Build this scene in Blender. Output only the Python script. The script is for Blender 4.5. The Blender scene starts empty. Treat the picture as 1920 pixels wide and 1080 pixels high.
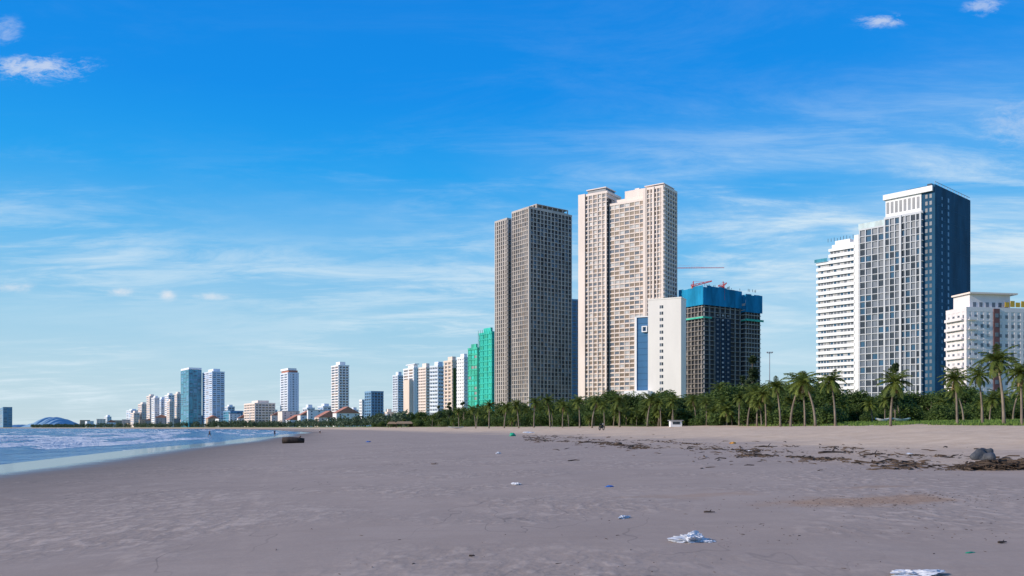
import bpy, math, random
from mathutils import Vector, noise, Matrix
random.seed(7)
R=math.radians
F=1600.0; HZ=802.0; CZ=2.3; LAND=3.4
sc=bpy.context.scene
COL=sc.collection
def gx(px,d): return (px-960)/F*d
def gz(py,d): return CZ+(HZ-py)/F*d
def lerp_pts(P,v):
    if v<=P[0][0]: return P[0][1]
    for (a,b),(c,d) in zip(P,P[1:]):
        if v<=c: return b+(d-b)*(v-a)/(c-a)
    (a,b),(c,d)=P[-2],P[-1]
    return d+(d-b)*(v-c)/(c-a)
XS=[(-60,-20),(0,-24.5),(47,-29.5),(90,-39),(141,-47),(185,-57),(230,-63),(290,-78),(368,-90),(600,-158),(1000,-290),(2000,-1000),(3500,-2300),(6000,-5000)]
XT=[(-60,64),(0,60),(88,50),(130,46),(180,34),(230,12),(300,-10),(400,-38),(600,-112),(1000,-250),(2000,-950),(3500,-2240),(6000,-4930)]
PR=[(-3,-6),(-.5,-1.2),(-.1,-.2),(0,0),(.12,.18),(.29,.6),(.6,1.25),(.85,2.2),(1,2.6),(1.12,2.95),(1.3,3.4),(1e6,3.4)]
def sm(a,b,v):
    v=max(0,min(1,(v-a)/(b-a))); return v*v*(3-2*v)
def tt(x,y):
    a=lerp_pts(XS,y); b=lerp_pts(XT,y); return (x-a)/(b-a)
def nz(x,y,z=0): return noise.noise(Vector((x,y,z)))
def gh(x,y):
    t=tt(x,y); z=lerp_pts(PR,t)
    if t>0.05:
        z+=.2*nz(x*.09,y*.05,3)*sm(.45,.8,t)*(1-sm(1.1,1.3,t))+.03*nz(x*.5,y*.4)*sm(.05,.3,t)
    return z
def hit(px,py,d0=6):
    d=d0
    while d<1500:
        if gh(gx(px,d),d)>=gz(py,d): return Vector((gx(px,d),d,gh(gx(px,d),d)))
        d*=1.004
    return Vector((gx(px,d),d,0))
def onx(px,t):
    d=15
    while d<3000 and tt(gx(px,d),d)<t: d*=1.01
    return d

# ---------------- materials ----------------
def newmat(name):
    m=bpy.data.materials.new(name); m.use_nodes=True
    nt=m.node_tree; b=nt.nodes['Principled BSDF']; return m,nt,b
def nd(nt,t,props=None,**k):
    n=nt.nodes.new(t)
    for a,v in (props or {}).items(): setattr(n,a,v)
    for a,v in k.items():
        s=n.inputs[a.replace('_',' ')]
        if isinstance(v,bpy.types.NodeSocket): nt.links.new(v,s)
        else: s.default_value=v
    return n
def mth(nt,op,a,b=0,c=0,clamp=False):
    n=nt.nodes.new('ShaderNodeMath'); n.operation=op; n.use_clamp=clamp
    for i,v in enumerate((a,b,c)):
        if isinstance(v,bpy.types.NodeSocket): nt.links.new(v,n.inputs[i])
        else: n.inputs[i].default_value=v
    return n.outputs[0]
def mixc(nt,f,a,b,bt='MIX'):
    n=nt.nodes.new('ShaderNodeMix'); n.data_type='RGBA'; n.blend_type=bt
    for s,v in ((n.inputs[0],f),(n.inputs[6],a),(n.inputs[7],b)):
        if isinstance(v,bpy.types.NodeSocket): nt.links.new(v,s)
        else: s.default_value=v if not isinstance(v,tuple) else (v[0],v[1],v[2],1)
    return n.outputs[2]
def step(nt,v,a,b):
    n=nt.nodes.new('ShaderNodeMapRange'); n.interpolation_type='SMOOTHSTEP'
    if isinstance(v,bpy.types.NodeSocket): nt.links.new(v,n.inputs[0])
    n.inputs[1].default_value=a; n.inputs[2].default_value=b
    return n.outputs[0]
def noi(nt,vec,scale,detail=3,rough=.55,sx=(1,1,1),rot=0,dist=0):
    mp=nd(nt,'ShaderNodeMapping'); nt.links.new(vec,mp.inputs[0]); mp.inputs['Scale'].default_value=sx; mp.inputs['Rotation'].default_value=(0,0,rot)
    n=nd(nt,'ShaderNodeTexNoise'); nt.links.new(mp.outputs[0],n.inputs['Vector'])
    n.inputs['Scale'].default_value=scale; n.inputs['Detail'].default_value=detail; n.inputs['Roughness'].default_value=rough; n.inputs['Distortion'].default_value=dist
    return n.outputs['Fac']
def mat(name,col,rough=.8,var=.14,scale=.12,metal=0,trans=0,bump=0,rnd=0,bs=8,spec=.3):
    m,nt,b=newmat(name)
    pos=nd(nt,'ShaderNodeNewGeometry').outputs['Position']
    f=noi(nt,pos,scale,4,.65,(1,1,.25))
    f=step(nt,f,.3,.7)
    c=mixc(nt,f,tuple(x*(1-var) for x in col),tuple(min(1,x*(1+var)) for x in col))
    if rnd:
        o=nd(nt,'ShaderNodeObjectInfo').outputs['Random']
        c=mixc(nt,mth(nt,'MULTIPLY',o,rnd),c,tuple(x*.35 for x in col))
    nt.links.new(c,b.inputs['Base Color'])
    b.inputs['Roughness'].default_value=rough; b.inputs['Metallic'].default_value=metal; b.inputs['Specular IOR Level'].default_value=spec
    if bump:
        h=noi(nt,pos,bs,5,.6); bp=nd(nt,'ShaderNodeBump',Strength=bump,Distance=.05); nt.links.new(h,bp.inputs['Height'])
        nt.links.new(bp.outputs[0],b.inputs['Normal'])
    return m
def leafmat(name,a,c2):
    m,nt,b=newmat(name)
    pos=nd(nt,'ShaderNodeNewGeometry').outputs['Position']
    f=step(nt,noi(nt,pos,1.1,3,.7),.35,.65)
    c=mixc(nt,f,a,c2)
    o=nd(nt,'ShaderNodeObjectInfo').outputs['Random']
    c=mixc(nt,mth(nt,'MULTIPLY',o,.5),c,(a[0]*.45,a[1]*.5,a[2]*.6))
    nt.links.new(c,b.inputs['Base Color']); b.inputs['Roughness'].default_value=.65; b.inputs['Specular IOR Level'].default_value=.25
    tr=nd(nt,'ShaderNodeBsdfTranslucent'); nt.links.new(c,tr.inputs[0])
    mx=nd(nt,'ShaderNodeMixShader'); mx.inputs[0].default_value=.3
    nt.links.new(b.outputs[0],mx.inputs[1]); nt.links.new(tr.outputs[0],mx.inputs[2])
    nt.links.new(mx.outputs[0],nt.nodes['Material Output'].inputs[0])
    return m
def glass(name,col,rough=.15,var=.3):
    return mat(name,col,rough,var,.35,spec=.5)
M=dict(
 concrete=mat('raw concrete',(.49,.445,.405),.9,.14), concrete_d=mat('dark concrete',(.22,.21,.20),.9,.2), conc_g=mat('grey concrete',(.30,.30,.30),.9,.2), conc_b=mat('brown grey concrete',(.28,.255,.235),.9,.2),
 cream=mat('cream render',(.72,.60,.51),.85,.06), cream2=mat('pale cream render',(.80,.69,.615),.85,.06),
 white=mat('white render',(.82,.82,.82),.8,.05), slabw=mat('warm white render',(.80,.76,.71),.85,.04), pinkw=mat('pale pinkish render',(.72,.68,.68),.85,.05), whiteb=mat('haze tinted white render',(.68,.74,.82),.8,.06), lgrey=mat('light grey frame',(.56,.58,.61),.8,.06),  # whiteb: distance haze mixed into a paler, bluer white
 peach=mat('peach render',(.74,.61,.54),.8,.08), grey=mat('grey render',(.30,.32,.35),.85,.1),
 dark=mat('dark interior',(.045,.05,.06),.8,.3), darkb=mat('navy cladding',(.016,.075,.145),.75,.22,.2,spec=.15), shadef=mat('dark scaffold sheeting',(.028,.05,.08),.85,.3,.2,spec=.1),  # dark: shade inside open floors and gaps put into the colour
 gdark=glass('dark glass',(.03,.04,.055)), gblue=glass('blue glass',(.03,.09,.16)), gbrown=glass('bronze glass',(.19,.14,.10),.3),
 gteal=glass('teal glass',(.05,.26,.36)), gpale=glass('curtained glass',(.36,.37,.38),.4), gmid=glass('grey glass',(.11,.135,.17),.25), groof=glass('pale green glass',(.30,.42,.45),.3),
 bluewall=mat('blue panel cladding',(.05,.15,.29),.7,.12,spec=.2), hazeblue=mat('haze tinted blue cladding',(.18,.33,.50),.7,.1),  # hazeblue: distance haze mixed into the blue
 netblue=mat('blue safety netting',(.015,.22,.40),.9,.3,.15,spec=.1), netgreen=mat('green safety netting',(.07,.46,.33),.9,.25,.15,spec=.1),
 netteal=mat('teal safety netting',(.06,.55,.46),.9,.15,.15,spec=.1), maroon=mat('maroon panel',(.17,.08,.08),.7),
 red=mat('red paint steel',(.70,.05,.03),.6), yellow=mat('yellow paint',(.6,.38,.05),.6), orange=mat('rusty red roof',(.45,.2,.14),.8),
 bark=mat('palm bark',(.20,.165,.13),.9,.35,3,bump=.5), wood=mat('driftwood brown',(.085,.060,.044),.9,.5,3,rnd=.5), wooddk=mat('wet dark log',(.045,.033,.028),.8,.4,3,bump=.6),
 dryleaf=mat('dry frond',(.24,.18,.09),.9,.3,2), plastic=mat('crumpled white plastic',(.60,.62,.66),.4,.2,6),
 bluepl=mat('blue plastic',(.03,.16,.5),.4,.2,4), greenpl=mat('green plastic',(.02,.35,.2),.5,.1,4), orangepl=mat('orange cloth',(.5,.25,.05),.7,.2,4),
 rock=mat('dark grey rock',(.06,.065,.075),.6,.4,2,bump=.8), metal=mat('galvanised steel',(.4,.42,.44),.4,.1,1,.6),
 skin=mat('skin',(.35,.2,.13),.6,.1,3), shirtr=mat('dark red shirt',(.18,.04,.05),.8), shirtb=mat('navy shirt',(.03,.05,.12),.8), shirtw=mat('pale shirt',(.5,.5,.55),.8),
 shorts=mat('black shorts',(.02,.02,.025),.8), rubber=mat('black rubber',(.015,.015,.015),.7), thatch=mat('thatch',(.34,.24,.15),.95,.3,3,bump=.6),
 hill=mat('haze tinted hillside',(.25,.42,.56),.95,.10,.004), tan=mat('tan render',(.45,.36,.27),.85,.1),  # hill: blue haze of distance painted into its colour
)
M['leaf']=leafmat('palm leaf',(.18,.225,.042),(.075,.12,.026))
M['leafd']=leafmat('broad leaf',(.12,.185,.04),(.045,.085,.024))
M['leafp']=leafmat('casuarina leaf',(.12,.18,.07),(.05,.085,.035))
M['leafk']=leafmat('dark casuarina leaf',(.065,.10,.04),(.03,.055,.024))
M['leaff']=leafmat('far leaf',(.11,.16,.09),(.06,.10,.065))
M['grass']=leafmat('grass blade',(.20,.30,.06),(.11,.19,.04))

# ---------------- mesh builder ----------------
class MB:
    def __init__(s): s.v=[];s.f=[];s.m=[]
    def box(s,x0,x1,y0,y1,z0,z1,mi=0):
        n=len(s.v)
        s.v+=[(x0,y0,z0),(x1,y0,z0),(x1,y1,z0),(x0,y1,z0),(x0,y0,z1),(x1,y0,z1),(x1,y1,z1),(x0,y1,z1)]
        s.f+=[(n,n+3,n+2,n+1),(n+4,n+5,n+6,n+7),(n,n+1,n+5,n+4),(n+1,n+2,n+6,n+5),(n+2,n+3,n+7,n+6),(n+3,n,n+4,n+7)]
        s.m+=[mi]*6
    def bar(s,a,b,w,h=None,mi=0,w2=None):
        a=Vector(a);b=Vector(b);h=h or w;w2=w2 or w;d=(b-a)
        if d.length<1e-6: return
        d.normalize(); up=Vector((0,0,1)) if abs(d.z)<.95 else Vector((0,1,0))
        u=d.cross(up).normalized(); v=u.cross(d)
        n=len(s.v); k=h/w
        for p,q in ((a,w/2),(b,w2/2)):
            for i,j in ((-1,-1),(1,-1),(1,1),(-1,1)): s.v.append(tuple(p+u*q*i+v*q*k*j))
        s.f+=[(n,n+1,n+2,n+3),(n+7,n+6,n+5,n+4)]+[(n+i,n+4+i,n+4+(i+1)%4,n+(i+1)%4) for i in range(4)]
        s.m+=[mi]*6
    def tube(s,pts,rad,seg=8,mi=0,cap=True):
        n0=len(s.v)
        for i,p in enumerate(pts):
            p=Vector(p); q=Vector(pts[min(i+1,len(pts)-1)])-Vector(pts[max(i-1,0)]); q.normalize()
            up=Vector((0,1,0)) if abs(q.z)>.9 else Vector((0,0,1))
            u=q.cross(up).normalized(); v=u.cross(q)
            for k in range(seg):
                a=2*math.pi*k/seg; s.v.append(tuple(p+(u*math.cos(a)+v*math.sin(a))*rad[i]))
        for i in range(len(pts)-1):
            for k in range(seg):
                a=n0+i*seg+k; b=n0+i*seg+(k+1)%seg
                s.f.append((a,b,b+seg,a+seg)); s.m.append(mi)
        if cap:
            s.f.append(tuple(n0+k for k in range(seg))[::-1]); s.f.append(tuple(n0+(len(pts)-1)*seg+k for k in range(seg))); s.m+=[mi,mi]
    def mesh(s,name,mats,smooth=False):
        me=bpy.data.meshes.new(name); me.from_pydata(s.v,[],s.f)
        for m in mats: me.materials.append(m)
        if len(mats)>1: me.polygons.foreach_set('material_index',s.m)
        if smooth: me.polygons.foreach_set('use_smooth',[True]*len(me.polygons))
        me.update(); return me
    def build(s,name,mats,parent=None,smooth=False,loc=None):
        if not isinstance(mats,(list,tuple)): mats=[mats]
        return link(name,s.mesh(name,mats,smooth),parent,loc)
def link(name,me,parent=None,loc=None):
    o=bpy.data.objects.new(name,me); COL.objects.link(o)
    if parent: o.parent=parent
    if loc is not None: o.location=loc
    return o
def tag(o,label=None,cat=None,group=None,kind=None):
    for k,v in (('label',label),('category',cat),('group',group),('kind',kind)):
        if v: o[k]=v
    return o
def empty(name,loc,rz=0,sc_=1):
    o=bpy.data.objects.new(name,None); COL.objects.link(o); o.location=loc; o.rotation_euler=(0,0,rz); o.scale=(sc_,)*3 if not isinstance(sc_,tuple) else sc_
    return o
def copy_tree(o,parent=None):
    c=o.copy(); COL.objects.link(c); c.parent=parent
    for ch in list(o.children): copy_tree(ch,c)
    return c

# ---------------- setting: ground ----------------
rows=[-40,-30,-20,-10,-4,0,4,7]
y=8.0
while y<9000: rows.append(y); y+=max(.45,y*.016)
tcols=[-3,-2,-1.2,-.8,-.5,-.3,-.2,-.12,-.06]+[i*.0125 for i in range(0,105)]+[1.4,1.5,1.6]
xoff=[.9,1.3,2,3,5,9,16,30,60,120]
verts=[];tv=[]
for yy in rows:
    a=lerp_pts(XS,yy);b=lerp_pts(XT,yy);w=b-a
    for t in tcols:
        x=a+t*w; verts.append((x,yy,gh(x,yy))); tv.append(t)
    for q in xoff:
        x=b+w*.6+q*60; verts.append((x,yy,3.4)); tv.append(2.0)
nc=len(tcols)+len(xoff); faces=[]
for i in range(len(rows)-1):
    for j in range(nc-1):
        k=i*nc+j; faces.append((k,k+1,k+nc+1,k+nc))
me=bpy.data.meshes.new('ground'); me.from_pydata(verts,[],faces)
at=me.attributes.new('t','FLOAT','POINT'); at.data.foreach_set('value',tv)
me.polygons.foreach_set('use_smooth',[True]*len(faces)); me.update()
ground=link('ground',me); ground['kind']='structure'
m,nt,b=newmat('beach sand')
pos=nd(nt,'ShaderNodeNewGeometry').outputs['Position']
t=nd(nt,'ShaderNodeAttribute',{'attribute_name':'t'}).outputs['Fac']
big=noi(nt,pos,.10,3,.6); mid=noi(nt,pos,.7,4,.6); fine=noi(nt,pos,14,4,.7)
tn=mth(nt,'ADD',t,mth(nt,'MULTIPLY',mth(nt,'SUBTRACT',big,.5),.35))
dry=step(nt,tn,.46,.68)
damp=mixc(nt,step(nt,mid,.3,.7),(.345,.272,.228),(.385,.307,.26))
damp=mixc(nt,mth(nt,'MULTIPLY',step(nt,big,.42,.6),.3),damp,(.29,.228,.195))
dryc=mixc(nt,step(nt,mid,.35,.65),(.60,.435,.29),(.72,.545,.385))
c=mixc(nt,dry,damp,dryc)
foot=noi(nt,pos,1.0,2.5,.55,(4.2,2.3,1)); fm=step(nt,noi(nt,pos,.16,2,.5),.40,.60)
patch=mth(nt,'MULTIPLY',step(nt,foot,.55,.63),fm)
c=mixc(nt,mth(nt,'MULTIPLY',patch,.45),c,(.56,.45,.37))
rim=mth(nt,'MULTIPLY',step(nt,foot,.515,.47),step(nt,foot,.40,.45)); rim=mth(nt,'MULTIPLY',rim,fm)
c=mixc(nt,mth(nt,'MULTIPLY',rim,.22),c,(.15,.12,.10))
rip=noi(nt,pos,1.0,3,.6,(.5,2.4,1),.3,.6)
c=mixc(nt,mth(nt,'MULTIPLY',step(nt,rip,.54,.68),.16),c,(.24,.19,.16))
speck=step(nt,noi(nt,pos,5,4,.8),.70,.76)
c=mixc(nt,mth(nt,'MULTIPLY',speck,.25),c,(.15,.12,.10))
grain=step(nt,fine,.3,.7); c=mixc(nt,mth(nt,'MULTIPLY',grain,.14),c,(.2,.17,.15))
sp=nd(nt,'ShaderNodeSeparateXYZ'); nt.links.new(pos,sp.inputs[0])
PS=hit(1640,940)
for (ox,oy,rx,ry,k) in ((PS.x,PS.y,1.9,1.0,.55),(PS.x-3.0,PS.y+2.2,1.8,.7,.3),(PS.x+1.5,PS.y+3.2,1.6,.5,.3)):
    a=mth(nt,'DIVIDE',mth(nt,'SUBTRACT',sp.outputs[0],ox),rx); e=mth(nt,'DIVIDE',mth(nt,'SUBTRACT',sp.outputs[1],oy),ry)
    dd=mth(nt,'SQRT',mth(nt,'ADD',mth(nt,'MULTIPLY',a,a),mth(nt,'MULTIPLY',e,e)))
    q=step(nt,mth(nt,'ADD',dd,mth(nt,'MULTIPLY',mth(nt,'SUBTRACT',mid,.5),3.5)),1.3,.2)
    c=mixc(nt,mth(nt,'MULTIPLY',q,k),c,(.34,.20,.11))
wob=mth(nt,'MULTIPLY',mth(nt,'SINE',mth(nt,'MULTIPLY',sp.outputs[1],.07)),.35)
tx=mth(nt,'ADD',mth(nt,'ADD',sp.outputs[0],wob),mth(nt,'MULTIPLY',sp.outputs[1],.27)); trs=None
for off in (.3,1.9):
    q=mth(nt,'ABSOLUTE',mth(nt,'ADD',tx,off)); q=mth(nt,'MULTIPLY',step(nt,q,.15,.05),step(nt,mid,.40,.6))
    trs=q if trs is None else mth(nt,'MAXIMUM',trs,q)
c=mixc(nt,mth(nt,'MULTIPLY',trs,.16),c,(.54,.43,.34))
cr_=mth(nt,'ABSOLUTE',mth(nt,'SUBTRACT',noi(nt,pos,.35,3,.5,(1.2,.5,1)),.5)); cr_=mth(nt,'MULTIPLY',step(nt,cr_,.004,.0008),step(nt,t,.38,.3)); cr_=mth(nt,'MULTIPLY',cr_,step(nt,big,.45,.55))
c=mixc(nt,mth(nt,'MULTIPLY',cr_,.5),c,(.12,.10,.09))
wn=mth(nt,'ADD',t,mth(nt,'MULTIPLY',mth(nt,'SUBTRACT',mid,.5),.035))
wet=step(nt,wn,.10,.035)
c=mixc(nt,mth(nt,'MULTIPLY',step(nt,wn,.24,.04),.7),c,(.13,.108,.095))
g=step(nt,mth(nt,'ADD',t,mth(nt,'MULTIPLY',mth(nt,'SUBTRACT',mid,.5),.12)),1.0,1.03)
c=mixc(nt,g,c,mixc(nt,mid,(.10,.15,.03),(.22,.28,.07)))
nt.links.new(c,b.inputs['Base Color']); b.inputs['Specular IOR Level'].default_value=.25
rg=mth(nt,'SUBTRACT',.92,mth(nt,'MULTIPLY',wet,.76)); nt.links.new(rg,b.inputs['Roughness'])
hgt=mth(nt,'ADD',mth(nt,'MULTIPLY',mth(nt,'MULTIPLY',foot,fm),.8),mth(nt,'ADD',mth(nt,'MULTIPLY',fine,.10),mth(nt,'MULTIPLY',rip,.35)))
bp=nd(nt,'ShaderNodeBump',Distance=.06); nt.links.new(hgt,bp.inputs['Height'])
nt.links.new(mth(nt,'SUBTRACT',.6,mth(nt,'MULTIPLY',wet,.57)),bp.inputs['Strength'])
nt.links.new(bp.outputs[0],b.inputs['Normal'])
me.materials.append(m)

# ---------------- sea ----------------
srows=[-60,-30,0,15]; y=25.0
while y<14000: srows.append(y); y+=max(.9,y*.012)
sc_=[-5,-3,-1.5,-.5,0,.4,.8,1.3,2]; s=2.6
while s<9000: sc_.append(s); s+=max(.6,(s-30)*.03)
verts=[];fo=[]
for yy in srows:
    a=lerp_pts(XS,yy)
    for s in sc_:
        x=a-s
        w=s+4.5*nz(yy*.014,s*.02,7)+1.6*nz(yy*.07,s*.05,1)
        k=math.sin(w*2*math.pi/9.5); pk=max(0,k)**2.5
        amp=.40*sm(3,14,s)*(1-.6*sm(110,260,s))
        brk=sm(-.15,.3,nz(yy*.02,math.floor(w/9.5+.25)*3.7,5)+.1)
        z=amp*pk*(.35+.75*brk)+.06*nz(x*.5,yy*.25,2)*sm(1,5,s)-.03
        if yy>2500: z=-.03
        verts.append((x,yy,z))
        f=(max(0,math.sin(w*2*math.pi/9.5+.6))**3)*brk*sm(3,9,s)*(1-sm(150,260,s))*.9
        ed=.5+1.8*max(0,nz(yy*.08,3.3,8)); f=max(f,(1-sm(.1,.8,abs(s-ed)))*.55*sm(-.2,.3,nz(yy*.15,1.1,3)+.1))
        fo.append(f)
nc=len(sc_); faces=[]
for i in range(len(srows)-1):
    for j in range(nc-1):
        k=i*nc+j; faces.append((k,k+nc,k+nc+1,k+1))
me=bpy.data.meshes.new('sea'); me.from_pydata(verts,[],faces)
at=me.attributes.new('foam','FLOAT','POINT'); at.data.foreach_set('value',fo)
me.polygons.foreach_set('use_smooth',[True]*len(faces)); me.update()
o=link('sea',me); o['kind']='structure'
m,nt,b=newmat('sea water')
pos=nd(nt,'ShaderNodeNewGeometry').outputs['Position']
fa=nd(nt,'ShaderNodeAttribute',{'attribute_name':'foam'}).outputs['Fac']
n1=noi(nt,pos,.8,5,.7); n2=noi(nt,pos,.05,2,.5)
fm=step(nt,mth(nt,'ADD',fa,mth(nt,'MULTIPLY',mth(nt,'SUBTRACT',n1,.5),1.6)),.36,.55)
fm=mth(nt,'MULTIPLY',fm,step(nt,fa,.05,.25))
c=mixc(nt,n2,(.006,.10,.27),(.015,.16,.36))
c=mixc(nt,mth(nt,'MULTIPLY',fm,.9),c,(.85,.88,.9))
nt.links.new(c,b.inputs['Base Color'])
nt.links.new(mth(nt,'ADD',.2,mth(nt,'MULTIPLY',fm,.6)),b.inputs['Roughness'])
b.inputs['IOR'].default_value=1.22
h=mth(nt,'ADD',noi(nt,pos,1.1,4,.65,(1,.45,1)),mth(nt,'MULTIPLY',noi(nt,pos,.25,3,.5,(1,.4,1)),2.))
bp=nd(nt,'ShaderNodeBump',Strength=1.0,Distance=1.2); nt.links.new(h,bp.inputs['Height']); nt.links.new(bp.outputs[0],b.inputs['Normal'])
me.materials.append(m)

# ---------------- hills ----------------
def hill(pl,pr,ptop,d,seed):
    x0,x1=gx(pl,d),gx(pr,d); H=gz(ptop,d); n=60; v=[];f=[]
    for i in range(n+1):
        u=i/n; x=x0+(x1-x0)*u
        pr_=(math.sin(math.pi*u)**.8)*(.86+.22*nz(u*7,seed)+.14*nz(u*21,seed))
        for j in range(9):
            w=j/8; v.append((x,d-300+600*w,-1+H*pr_*math.sin(math.pi*w)**.8))
    for i in range(n):
        for j in range(8):
            k=i*9+j; f.append((k,k+9,k+10,k+1))
    me=bpy.data.meshes.new('hills'); me.from_pydata(v,[],f); me.materials.append(M['hill']); me.update()
    o=link('hills',me); o['kind']='structure'
hill(64,142,779,7500,1); hill(-60,85,796,8200,4); hill(120,420,790,8400,9); hill(20,60,795,7900,6)

# ---------------- buildings ----------------
class B:
    def __init__(s,name,label,L,C,Rr,d,th,cat='building',group=None):
        s.th=R(th); s.C=C; s.d=d; s.xc=gx(C,d); s.cnt={}; s.stuff={}
        s.root=empty(name,(s.xc,d,LAND),s.th); tag(s.root,label,cat,group)
        s.wL=s.yl(L); s.wR=s.xr(Rr)
    def yl(s,px):
        k=(px-960)/F; lx,ly=-math.sin(s.th),math.cos(s.th)
        return (k*s.d-s.xc)/(lx-k*ly)
    def xr(s,px):
        k=(px-960)/F; lx,ly=math.cos(s.th),math.sin(s.th)
        return (k*s.d-s.xc)/(lx-k*ly)
    def h(s,py,yl=0,xr=0):
        d=s.d+yl*math.cos(s.th)+xr*math.sin(s.th)
        return gz(py,d)-LAND
    def add(s,name,mats,boxes,label=None):
        if not isinstance(mats,(list,tuple)): mats=[mats]
        n=s.cnt.get(name,0)
        if n<99:
            mb=MB()
            for bx in boxes: mb.box(*bx)
            o=mb.build(name,mats,s.root); s.cnt[name]=n+1
            if label:o['label']=label
            return o
        st=s.stuff.setdefault(name,(MB(),[]))
        for bx in boxes:
            bx=tuple(bx); mi=bx[6] if len(bx)>6 else 0
            mm=mats[mi]
            if mm not in st[1]: st[1].append(mm)
            st[0].box(*bx[:6],st[1].index(mm))
    def fin(s):
        for k,(mb,ms) in s.stuff.items():
            o=mb.build(k,ms,s.root); o['kind']='stuff'
    def block(s,x0,y0,wx,wy,z0,nf,fh,core='dark',plate='concrete',pout=1.2,pth=.35,pier='concrete',pierw=.5,pierout=None,nbL=6,nbR=6,gl=('gdark',),wf=.8,hf=.6,rail=0,zlow=None,windL=True,windR=True,topcap=1.0,wz=.2,glR=None,wfR=None):
        H=nf*fh; pierout=pout-.12 if pierout is None else pierout
        s.add('wall',M[core],[(x0,x0+wx,y0,y0+wy,z0-(4 if z0==0 else 0),z0+H)])
        pm=M[plate]
        for k in range(nf,0,-1):
            z=z0+k*fh
            if k==nf:
                s.add('parapet',pm,[(x0-pout,x0+wx+pout*.5,y0-pout,y0+wy+pout*.5,z-pth,z+topcap)]); continue
            bx=[(x0-pout,x0+wx+pout*.5,y0-pout,y0+wy+pout*.5,z-pth,z)]
            if rail: bx+=[(x0-pout,x0-pout+.12,y0-pout,y0+wy+pout*.5,z,z+rail),(x0-pout+.12,x0+wx+pout*.5,y0-pout,y0-pout+.12,z,z+rail)]
            s.add('balcony' if rail else 'floor_slab',pm,bx)
        if pier:
            e=.004
            if nbL:
                for i in range(nbL+1):
                    u=y0+wy*i/nbL; u=min(max(u,y0+pierw/2+e),y0+wy-pierw/2-e)
                    s.add('pier',M[pier],[(x0-pierout,x0,u-pierw/2,u+pierw/2,z0-2,z0+H-.05)])
            if nbR:
                for i in range(nbR+1):
                    u=x0+wx*i/nbR; u=min(max(u,x0+pierw/2+e),x0+wx-pierw/2-e)
                    s.add('pier',M[pier],[(u-pierw/2,u+pierw/2,y0-pierout,y0,z0-2,z0+H-.05)])
        lim=zlow if zlow is not None else -1
        for k in range(nf-1,-1,-1):
            za=z0+k*fh+wz*(fh-pth); zb=min(za+(fh-pth)*hf,z0+(k+1)*fh-pth-.03)
            if zb<lim: break
            if windL and nbL:
                bw=wy/nbL
                for i in range(nbL):
                    u=y0+bw*(i+.5); g=M[random.choice(gl)]
                    s.add('window',g,[(x0-.07,x0-.01,u-bw*wf/2,u+bw*wf/2,za,zb)])
            if windR and nbR:
                bw=wx/nbR; w2=wfR or wf
                for i in range(nbR):
                    u=x0+bw*(i+.5); g=M[random.choice(glR or gl)]
                    s.add('window',g,[(u-bw*w2/2,u+bw*w2/2,y0-.07,y0-.01,za,zb)])

# dark grid tower: front block
b=B('concrete_tower','tall unfinished grey beige tower with a dense dark grid of openings',961,992,1071,600,38)
nf=51; fh=b.h(390)/nf
b.block(0,0,b.wR,b.wL,0,nf,fh,'dark','concrete',.6,.5,'concrete',.6,.75,8,12,('concrete_d','conc_b','gbrown','gmid','gdark'),.8,.8,zlow=15,glR=('gdark','gdark','gblue','dark','dark'),wfR=.8,wz=.08)  # right face gets darker panes, painting in its shade
b.add('corner_fin',M['concrete'],[(-.95,.9,-.95,-.2,-2,b.h(392))])
H=nf*fh
x0=b.xr(1008);x1=b.xr(1067)
b.add('roof_crown',M['concrete'],[(x0,x1,1,b.wL-1,H+1.0,H+1.9),(x0,x1,1,b.wL-1,H+4.0,H+4.5)]+[(x0+(x1-x0-.6)*i/6,x0+(x1-x0-.6)*i/6+.6,1.02,1.6,H+1.9,H+4.0) for i in range(7)]+[(x0+.02,x0+.6,2+(b.wL-4)*i/5,2.6+(b.wL-4)*i/5,H+1.9,H+4.0) for i in range(6)])
b.add('roof_core',M['concrete_d'],[(x0+2,x1-2,3,b.wL-3,H+1.9,H+3.98)])
b.fin()
b=B('concrete_tower','slimmer lower rear block of the dark grid tower, its sunlit left edge showing',929,951,990,640,38)
nf=50; fh=b.h(411)/nf
b.block(0,0,b.wR,b.wL,0,nf,fh,'dark','concrete',.6,.5,'concrete',.9,.8,6,6,('concrete_d','conc_b','gbrown','gmid'),.8,.8,zlow=15,wz=.08)
b.fin()
b=B('glass_tower','narrow blue tower peeking out between the two tallest towers',1050,1060,1087,760,22)
nf=34; b.block(0,0,b.wR,b.wL,0,nf,b.h(562)/nf,'bluewall','hazeblue',.4,.5,'hazeblue',.5,None,3,4,('gblue','gmid'),.8,.7,zlow=30); b.fin()

# cream tower
b=B('residential_tower','tallest cream tower with two projecting wings and bronze glazed centre',1087,1245,1268,510,55)
y1,y2=b.yl(1207),b.yl(1141); dp=b.wR
fh=2.75
nf=int(b.h(347)/fh); hw=nf*fh
b.block(0,0,dp,y1,0,nf,fh,'cream','cream2',.6,.45,'cream2',.5,.75,6,5,('gbrown','gpale','gmid'),.5,.62,zlow=13,glR=('gblue','gmid','gdark'),wfR=.85)
for u,w in ((.7,1.4),(y1*.5,1.2),(y1-.9,1.8)): b.add('facade_fin',M['cream2'],[(-1.05,-.77,u-w/2+.01,u+w/2,-2,hw+.9)])
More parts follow.
